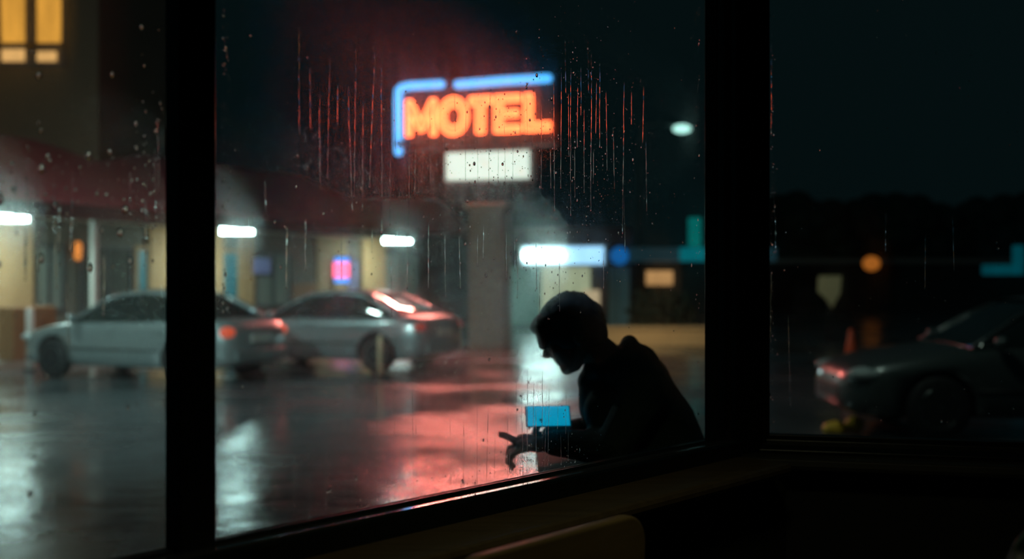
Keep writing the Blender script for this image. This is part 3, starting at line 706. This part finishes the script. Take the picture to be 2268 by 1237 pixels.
# trees behind
for i, (x, y, r, h_, lab) in enumerate((( 19,75,4.2,5.6,'broad dark tree beyond the low building, left in the right window'),(26,78,4.6,6.0,'dark tree beyond the low building, middle of the right window'),(34,76,4.6,5.7,'dark tree beyond the low building at the far right'))):
    t = thing('tree', lab, 'tree', Matrix.Translation((x,y,0)), 'trees beyond the low building')
    rnd = random.Random(i); bm = new()
    for k in range(170):
        d = Vector((rnd.gauss(0,1),rnd.gauss(0,1),rnd.gauss(0,1))).normalized()
        q = Vector((d.x*r,d.y*r,d.z*h_*.45))*rnd.uniform(.5,1); add_ell(bm, Vector((0,0,h_*.75))+q, (1.1,1.1,.9), seg=7, rings=5)
    obj('foliage', bm, leaf, t)
    bm = new(); add_tube(bm, [(0,0,0),(.1,0,h_*.3),(0,.1,h_*.7)], [.35,.28,.15], 8); obj('trunk', bm, mat('bark', (.04,.03,.02), .9), t)

# ------------------------------------------------------------ person at an outdoor table
YP = 3.7
skin_m = mat('skin', (.26,.15,.10), .6); hair_m = mat('dark_hair', (.012,.010,.009), .6, scale=60, var=.5)
jack_m = mat('dark_green_jacket', (.018,.034,.028), .75, scale=14, var=.3, bump=.15); trou_m = mat('dark_trousers', (.012,.014,.02), .8)
a_t = math.radians(27)
fx_, hx_ = Vector((-math.cos(a_t),0,-math.sin(a_t))), Vector((-math.sin(a_t),0,math.cos(a_t)))
HC = Vector((.188,YP,1.452))
def hp(f, s_, h): return HC+fx_*f+Vector((0,s_,0))+hx_*h
HM = Matrix(((fx_.x,0,hx_.x),(fx_.y,1,hx_.y),(fx_.z,0,hx_.z)))
bm = new()
add_ell(bm, hp(-.005,0,.012), (.096,.074,.092), HM, 28, 18)
add_ell(bm, hp(.028,0,-.045), (.062,.056,.075), HM)
add_cap(bm, hp(.062,0,-.104), hp(.035,0,-.1), .024, .03)
for sy in (-1,1):
    add_cap(bm, hp(.058,sy*.012,-.103), hp(-.012,sy*.052,-.065), .022, .022)
    add_cap(bm, hp(.078,sy*.012,.012), hp(.062,sy*.045,.010), .014, .012)      # brow
    add_ell(bm, hp(.066,sy*.037,-.035), (.018,.018,.016), HM)                 # cheek
    add_ell(bm, hp(-.012,sy*.076,-.022), (.018,.007,.032), HM)                # ear
    add_ell(bm, hp(.074,sy*.030,-.010), (.012,.014,.008), HM)                 # lids
add_cap(bm, hp(.080,0,.0), hp(.106,0,-.036), .009, .0125); add_ell(bm, hp(.094,0,-.042), (.014,.018,.009), HM)
add_cap(bm, hp(.082,-.018,-.064), hp(.082,.018,-.064), .008, .008); add_cap(bm, hp(.080,-.015,-.077), hp(.080,.015,-.077), .008, .008)
# neck, torso
add_cap(bm, hp(-.03,0,-.05), (.33,YP,1.34), .056, .062)
add_cap(bm, (.36,YP,1.30), (.45,YP,1.12), .10, .12); add_cap(bm, (.45,YP,1.12), (.53,YP,.93), .12, .13)
def fingers(y, side):
    """hand curled forward/down; side = +1 when the thumb is on the +y side"""
    wr = Vector((.115,y,1.092))
    add_ell(bm, (.062,y,1.085), (.050,.042,.019), Matrix.Rotation(math.radians(12),3,'Y'))
    add_cap(bm, wr, (.08,y,1.088), .026, .026)
    lens = [1.0,1.08,1.0,.8]
    for k in range(4):
        yy = y+side*(.031-.0205*k); l = lens[k]
        kn = Vector((.028,yy,1.083-.003*k))
        if k == 0: ch = [kn, kn+Vector((-.030,0,.016))*l, kn+Vector((-.052,0,.026))*l, kn+Vector((-.070,0,.030))*l]
        else: ch = [kn, kn+Vector((-.036,-.002*side,-.018))*l, kn+Vector((-.042,-.003*side,-.046))*l, kn+Vector((-.024,-.002*side,-.066))*l]
        for q in range(3): add_cap(bm, ch[q], ch[q+1], .0095-.0008*q, .0088-.0008*q, 10)
        add_cap(bm, (.075,y+side*(.02-.014*k),1.086), kn, .014, .0105, 10)
    b0 = Vector((.092,y+side*.03,1.098)); ch = [b0, b0+Vector((-.016,side*.018,.022)), b0+Vector((-.006,side*.022,.045)), b0+Vector((.002,side*.018,.062))]
    for q in range(3): add_cap(bm, ch[q], ch[q+1], .0125-.001*q, .0115-.001*q, 10)
for sy in (-1,1):
    sh, el, wr = Vector((.40,YP+sy*.165,1.275)), Vector((.315,YP+sy*.205,1.092)), Vector((.115,YP+sy*.062,1.092))
    add_cap(bm, (.38,YP+sy*.06,1.29), sh, .08, .058); add_cap(bm, sh, el, .052, .040); add_cap(bm, el, wr, .042, .026)
    fingers(YP+sy*.062, -sy)
    hip, kn, an = Vector((.55,YP+sy*.09,.90)), Vector((.14,YP+sy*.12,.89)), Vector((.20,YP+sy*.12,.43))
    add_cap(bm, hip, kn, .082, .058); add_cap(bm, kn, an, .055, .038); add_cap(bm, an, an+Vector((-.12,0,-.03)), .035, .028)
body = obj('person', bm, skin_m); remesh(body, .0055, 3)
tag(body, 'person in a dark hooded jacket bent over a glowing phone outside the glass', 'person')
bm = new()   # hair
add_ell(bm, hp(-.014,0,.020), (.108,.088,.104), HM, 28, 18)
add_ell(bm, hp(-.052,0,-.03), (.066,.078,.075), HM); add_ell(bm, hp(.055,0,.058), (.058,.066,.036), HM)
add_ell(bm, hp(.060,.0,.036), (.036,.060,.034), HM)
rnd = random.Random(5)
for k in range(90):
    d = Vector((rnd.gauss(-.3,.8), rnd.gauss(0,1), rnd.gauss(.5,.8))).normalized()
    p_ = hp(-.014+d.x*.104, d.y*.084, .020+d.z*.100)
    if (p_-HC).dot(fx_) > .075 and (p_-HC).dot(hx_) < .01: continue
    q_ = p_+(HM @ Vector((d.x*.006+rnd.uniform(-.01,.01), d.y*.006, d.z*.004-.012)))
    add_cap(bm, p_, q_, .010, .005, 6)
for yy in (-.055,-.02,.02,.055): add_cap(bm, (.098,YP+yy,1.475), (.100,YP+yy,1.408), .028, .016, 10)
hair = obj('hair', bm, hair_m, body); remesh(hair, .006, 1)
bm = new()   # jacket
add_cap(bm, (.385,YP,1.285), (.46,YP,1.13), .125, .15); add_cap(bm, (.46,YP,1.13), (.53,YP,.93), .15, .16)
add_ell(bm, (.41,YP,1.27), (.115,.17,.115))
for sy in (-1,1):
    sh, el, wr = Vector((.42,YP+sy*.165,1.27)), Vector((.315,YP+sy*.21,1.098)), Vector((.135,YP+sy*.07,1.095))
    add_cap(bm, (.40,YP+sy*.05,1.29), sh, .105, .085); add_cap(bm, sh, el, .082, .062); add_cap(bm, el, wr, .062, .042)
    add_cap(bm, (.30,YP+sy*.09,1.20), (.36,YP+sy*.11,1.05), .075, .09)
add_cap(bm, (.262,YP,1.285), (.30,YP,1.21), .050, .085); add_cap(bm, (.285,YP,1.325), (.30,YP,1.24), .055, .085)
# hood lying on the back and collar round the neck
for k in range(14):
    a = 2*PI*k/14; a2 = 2*PI*(k+1)/14
    f = lambda a: Vector((.325+.068*math.cos(a), YP+.085*math.sin(a), 1.355+.045*math.cos(a)))
    add_cap(bm, f(a), f(a2), .026, .026, 8)
add_ell(bm, (.385,YP,1.398), (.032,.085,.042)); add_ell(bm, (.43,YP,1.365), (.055,.10,.04), Matrix.Rotation(math.radians(35),3,'Y'))
jk = obj('jacket', bm, jack_m, body); remesh(jk, .008, 4)
bm = new()
for sy in (-1,1):
    hip, kn, an = Vector((.56,YP+sy*.09,.90)), Vector((.14,YP+sy*.12,.89)), Vector((.20,YP+sy*.12,.47))
    add_cap(bm, hip, kn, .10, .07); add_cap(bm, kn, an, .068, .055)
add_ell(bm, (.57,YP,.93), (.13,.18,.12))
tr_ = obj('trousers', bm, trou_m, body); remesh(tr_, .01, 3)
for sy in (-1,1):
    bm = new(); add_ell(bm, (.15,YP+sy*.12,.385), (.14,.048,.034)); add_ell(bm, (.20,YP+sy*.12,.42), (.055,.045,.05)); obj('shoe', bm, black_m, body)
# phone
ph = thing('phone', 'phone with a glowing cyan screen held in both hands of the bent person', 'phone', frame((.118,YP-.005,1.172), (1,.12,0), Vector((0,.45,.9))))
bm = new(); add_box(bm, (0,0,0), (.150,.009,.074)); obj('phone_case', bm, black_m, ph, .004)
bm = new(); add_box(bm, (0,-.0052,0), (.140,.0012,.067)); obj('screen', bm, mat('cyan_screen', (.02,.1,.12), .3, emis=(.0,.30,.50), es=1, evar=.25, scale=14), ph)
# table and bench on the porch
t = thing('porch_table', 'small dark table outside the glass under the forearms of the person', 'table', Matrix.Translation((.275,YP,.35)))
bm = new(); add_box(bm, (0,0,.665), (.385,.72,.03)); obj('table_top', bm, black_m, t, .008)
for sy in (-1,1):
    bm = new(); add_tube(bm, [(.10,sy*.28,0),(.05,sy*.28,.65)], .018, 8); obj('leg', bm, black_m, t)
    bm = new(); add_tube(bm, [(-.10,sy*.30,0),(-.10,sy*.30,.65)], .018, 8); obj('leg', bm, black_m, t)
t = thing('porch_bench', 'low dark bench under the seated person outside the glass', 'bench', Matrix.Translation((.62,YP,.35)))
bm = new(); add_box(bm, (0,0,.435), (.30,.9,.04)); obj('seat', bm, black_m, t, .008)
for sx_ in (-1,1):
    for sy in (-1,1):
        bm = new(); add_box(bm, (sx_*.11,sy*.38,.21), (.04,.04,.42)); obj('leg', bm, black_m, t, .004)

# ------------------------------------------------------------ water on the glass
water = bpy.data.materials.new('rain_water'); water.use_nodes = True; nt = water.node_tree; nt.nodes.clear()
out = nt.nodes.new('ShaderNodeOutputMaterial'); gb = nt.nodes.new('ShaderNodeBsdfGlass'); gb.inputs['IOR'].default_value = 1.33; gb.inputs['Roughness'].default_value = .0
nt.links.new(gb.outputs[0], out.inputs[0])
def on_glass(px, py, Fr=W):
    """point of the pane seen at a photo position, as (along, height)"""
    k = (px-CX)/F
    o_, d_ = (P0, U) if Fr is W else (CORN, V)
    s_ = (k*o_.y-o_.x)/(d_.x-k*d_.y); Y = o_.y+d_.y*s_
    return s_, CZ-(py-CY)/F*Y
def add_drop(bm, s_, z, rx, rz, Fr=W, big=False):
    n_out = -.0045; nr, ns = (3, 10) if big else (2, 7)
    ring0 = [bm.verts.new(Fr(s_+rx*math.cos(2*PI*k/ns), n_out, z+rz*math.sin(2*PI*k/ns))) for k in range(ns)]
    bm.faces.new(ring0)
    prev = ring0
    for j in range(1, nr):
        a = j/nr*PI/2; rr = math.cos(a); hh = math.sin(a)*min(rx, rz)*.62
        ring = [bm.verts.new(Fr(s_+rx*rr*math.cos(2*PI*k/ns), n_out-hh, z-rz*.12*math.sin(a)+rz*rr*math.sin(2*PI*k/ns))) for k in range(ns)]
        for k in range(ns): bm.faces.new((prev[k],prev[(k+1)%ns],ring[(k+1)%ns],ring[k])).smooth = True
        prev = ring
    top = bm.verts.new(Fr(s_, n_out-min(rx, rz)*.62, z-rz*.12))
    for k in range(ns): bm.faces.new((prev[k],prev[(k+1)%ns],top)).smooth = True
def add_streak(bm, s_, z1, z0, w, rnd, Fr=W, bead=.5):
    n_out = -.0045; L = z1-z0; n = max(10, int(L/.006)); rings = []
    ph1, ph2 = rnd.uniform(0,6), rnd.uniform(0,6); x = s_; dr = rnd.gauss(0,.0003)
    for i in range(n+1):
        f = i/n; z = z1-L*f
        x += rnd.gauss(0,.00022)+dr*.4
        ww = w*(.62+.3*bead*math.sin(ph1+z*190)+.25*bead*math.sin(ph2+z*430)+rnd.uniform(-.1,.15))
        ww *= min(1, .25+f*5)
        if f > .97: ww = w*1.5
        if i == n: ww = w*.7
        ww = max(ww, w*.18)
        rings.append([bm.verts.new(Fr(x+ww*math.cos(a), n_out-ww*.6*math.sin(a), z)) for a in (0,PI*.2,PI*.4,PI*.6,PI*.8,PI)])
    for A, Bq in zip(rings, rings[1:]):
        for k in range(5): bm.faces.new((A[k],A[k+1],Bq[k+1],Bq[k])).smooth = True
        bm.faces.new((A[5],A[0],Bq[0],Bq[5]))
    bm.faces.new(rings[0]); bm.faces.new(rings[-1][::-1])
rnd = random.Random(21)
def streaks(lst, label, group, Fr=W, w=(.0011,.0018), bead=.5):
    for px, y0, y1 in lst:
        s_, z1 = on_glass(px, y0, Fr); _, z0 = on_glass(px, y1, Fr)
        bm = new(); add_streak(bm, s_, z1, z0, rnd.uniform(*w), rnd, Fr, bead)
        tag(obj('water_streak', bm, water), label, 'water streak', group)
right_of_sign = [(1183,300,400),(1203,230,420),(1222,330,420),(1230,180,470),(1247,160,420),(1262,205,350),(1268,150,480),(1276,330,440),(1283,190,330),(1297,240,430),(1313,120,470),(1318,330,410),(1332,140,330),(1345,200,380),(1361,280,420),(1386,180,520),(1402,200,280),(1429,190,320),(1434,310,470),(1290,150,260),(1305,90,210),(1255,90,210),(1325,180,300)]
streaks(right_of_sign, 'thin water streak on the middle pane in the wet patch right of the MOTEL sign', 'water streaks right of the sign', w=(.0010,.0017), bead=.6)
left_of_sign = [(665,60,300),(690,150,290),(712,210,420),(735,130,400),(752,190,280),(775,190,470),(792,80,440),(808,230,470),(835,90,420),(848,70,520),(868,350,500),(590,400,480),(912,300,520),(925,320,440),(560,480,620),(640,500,640)]
streaks(left_of_sign, 'soft beaded water streak on the middle pane left of the MOTEL sign', 'water streaks left of the sign', w=(.0012,.0020), bead=.8)
over_sign = [(955,215,420),(1010,200,290),(1035,240,400),(1060,280,460),(1076,60,170),(1090,190,420),(1107,330,450),(1120,260,420),(1140,300,440),(1155,180,330),(1170,210,300),(876,190,330),(985,300,440)]
streaks(over_sign, 'hairline water streak on the middle pane crossing the MOTEL sign and its white box', 'water streaks across the sign', w=(.0005,.0008), bead=.5)
mid = [(953,470,640),(988,510,660),(1020,520,640),(1062,520,590),(1075,500,575),(1125,510,620),(1143,520,600),(1150,545,660),(1190,520,640),(1200,600,700),(1242,560,690),(905,520,640),(870,560,700),(828,500,560),(1340,560,640),(1385,430,560),(680,480,600),(760,520,620)]
streaks(mid, 'thin water streak on the middle pane over the motel front', 'water streaks over the motel front', w=(.0009,.0016), bead=.7)
low = [(556,930,1140),(580,1000,1130),(610,1040,1130),(655,1000,1120),(690,1030,1150),(728,900,1130),(790,960,1080),(836,820,1110),(878,840,1110),(917,850,1100),(925,930,1060),(962,960,1060),(1000,900,1080),(1030,930,1070),(1060,880,1075),(1085,900,1070),(1100,960,1060),(1128,900,1060),(1132,1000,1050),(1147,830,960),(1158,860,1060),(1172,810,1050),(1186,850,950),(1190,900,1040),(1205,820,960),(1213,860,1040),(1221,840,1030),(1240,830,950),(1258,850,960),(1245,960,1030),(1262,950,1020)]
streaks(low, 'fine water streak low on the middle pane over the wet parking lot reflections', 'water streaks low on the middle pane', w=(.0007,.0012), bead=.3)
leftp = [(38,360,520),(64,350,620),(122,390,640),(135,450,560),(165,380,560),(292,380,480),(345,330,500),(352,260,430),(325,440,560),(85,420,600),(120,1040,1200),(235,560,700),(150,620,760)]
streaks(leftp, 'blurred water streak on the left pane in front of the motel walkway', 'water streaks on the left pane', w=(.0014,.0022), bead=1.0)
rightp = [(1708,100,300),(1712,380,560),(1709,600,760),(1745,690,900),(1962,470,560),(2050,520,640),(2110,480,600)]
streaks(rightp, 'faint water streak on the right window pane', 'water streaks on the right window', WV, w=(.0009,.0015), bead=.8)
# drops: uncountable spatter, one object per pane
def spatter(label, n, dens, Fr, rr, seed, clip):
    rnd = random.Random(seed); bm = new(); k = 0
    while k < n:
        px, py = dens(rnd)
        if not clip(px, py): continue
        s_, z = on_glass(px, py, Fr)
        r = min(rnd.lognormvariate(math.log(rr), .55), rr*4.2)
        add_drop(bm, s_, z, r, r*rnd.uniform(1.0,1.6), Fr, r > rr*1.7); k += 1
    tag(obj('raindrops', bm, water), label, 'raindrops', None, 'stuff')
def clip_mid(px, py):
    if not (484 < px < 1553) or py < -10: return False
    yb = 1195-(px-480)*.2037
    return py < yb-4
def dens_mid(r):
    q = r.random()
    if q < .40: return r.gauss(1270,95), r.gauss(330,150)
    if q < .55: return r.gauss(1180,170), r.gauss(450,110)
    if q < .72: return (r.gauss(850,170), r.gauss(380,130)) if r.random() < .55 else (r.gauss(1280,110), r.gauss(300,170))
    if q < .76: return 495+abs(r.gauss(0,9)), r.uniform(0,700)
    if q < .86: px = r.uniform(700,1350); return px, 1195-(px-480)*.2037-abs(r.gauss(0,34))-4
    if q < .90: return 1553-abs(r.gauss(0,8)), r.uniform(0,960)
    if q < .94: return r.gauss(1190,60), r.gauss(930,70)
    return r.uniform(484,1553), r.uniform(0,1100)
spatter('scattered raindrops and fine beads on the middle pane, densest around the sign', 2300, dens_mid, W, .00095, 2, clip_mid)
def dens_left(r):
    q = r.random()
    if q < .5: return r.uniform(0,362), r.gauss(430,80)
    if q < .75: return r.gauss(330,30), r.uniform(200,650)
    return r.uniform(0,362), r.uniform(0,1230)
spatter('blurred raindrops on the left pane', 260, dens_left, W, .0015, 3, lambda x, y: -20 < x < 362 and -10 < y < 1237)
def dens_right(r):
    return (1703+abs(r.gauss(0,7)), r.uniform(0,955)) if r.random() < .55 else (r.uniform(1705,2280), r.uniform(0,955))
spatter('tiny raindrops on the right window, thickest along its left edge', 420, dens_right, WV, .0010, 4, lambda x, y: 1703 < x < 2290 and 0 < y < 955)

# ------------------------------------------------------------ lights
def area(name, loc, target, size, power, col, spread=180):
    l = bpy.data.lights.new(name, 'AREA'); l.energy = power; l.spread = math.radians(spread); l.color = col; l.size = size; l.shape = 'DISK'
    o = bpy.data.objects.new(name, l); C.objects.link(o); o.location = loc
    o.rotation_euler = (Vector(target)-Vector(loc)).to_track_quat('-Z','Y').to_euler(); return o
area('car_side_fill', (-6.5,5.5,5.2), (-5.8,19,.2), .8, 230, (.70,1,.98), 95)  # added cool fill for the car sides, no floodlight stands here
area('lot_fill', (-9.5,15.5,7.5), (-7,18.5,.5), .5, 240, (.7,1,.95))  # added overhead fill for the lot, without a lamp post
area('warm_wall_lamp', P(1440,640,25), P(1450,750,27.8), .5, 30, (1,.62,.3))
area('pylon_spot', (-.4,24.5,.4), (-.5,27,2.6), .4, 2.5, (1,.6,.38))
area('sill_fill', (.35,1.35,3.1), (.5,1.95,1.0), .3, 1.1, (.95,.92,.55), 72)  # added warm fill on sill and chair, no lamp hangs here
area('dark_car_fill', (2.6,9.8,4.2), (4.2,12,.5), .4, 17, (.8,1,.85))  # added fill on the front of the dark grey sedan, no real lamp
# walkway light cast (the tubes' own light, in front of the doors)
for px, Y, py in ((18,21,478),(525,26.7,508),(880,33.3,530)):
    c = P(px,py,Y); area('walkway_tube_light', (c.x,c.y,c.z-.16), (c.x-.9,c.y+.5,0), .5, 100, (.80,1,.92))

w = bpy.data.worlds.new('night_sky'); w.use_nodes = True; bpy.context.scene.world = w
nt = w.node_tree; bg = nt.nodes['Background']; bg.inputs[1].default_value = 1
tc = nt.nodes.new('ShaderNodeTexCoord'); nz = nt.nodes.new('ShaderNodeTexNoise'); nz.inputs['Scale'].default_value = 1.6
nt.links.new(tc.outputs['Generated'], nz.inputs['Vector'])
mx = nt.nodes.new('ShaderNodeMix'); mx.data_type = 'RGBA'; mx.inputs[6].default_value = (.0010,.0038,.0042,1); mx.inputs[7].default_value = (.0022,.0058,.0066,1)
nt.links.new(nz.outputs['Fac'], mx.inputs[0]); nt.links.new(mx.outputs[2], bg.inputs[0])

# ------------------------------------------------------------ camera
cd = bpy.data.cameras.new('camera'); cam = bpy.data.objects.new('camera', cd); C.objects.link(cam)
cd.sensor_width = 36; cd.lens = 36*F/2268; cam.location = (0,0,CZ); cam.rotation_euler = (PI/2,0,0)
cd.clip_start = .02; cd.clip_end = 400
cd.dof.use_dof = True; cd.dof.focus_distance = 2.66; cd.dof.aperture_fstop = (cd.lens/1000)/.021; cd.dof.aperture_blades = 0
sc = bpy.context.scene; sc.camera = cam
sc.view_settings.view_transform = 'Standard'; sc.view_settings.look = 'None'; sc.view_settings.exposure = 0; sc.view_settings.gamma = 1
sc.view_settings.use_curve_mapping = False
sc.cycles.max_bounces = 10; sc.cycles.transparent_max_bounces = 16; sc.cycles.transmission_bounces = 10
sc.cycles.caustics_reflective = True; sc.cycles.caustics_refractive = True; sc.cycles.sample_clamp_indirect = 6
sc.cycles.use_denoising = True
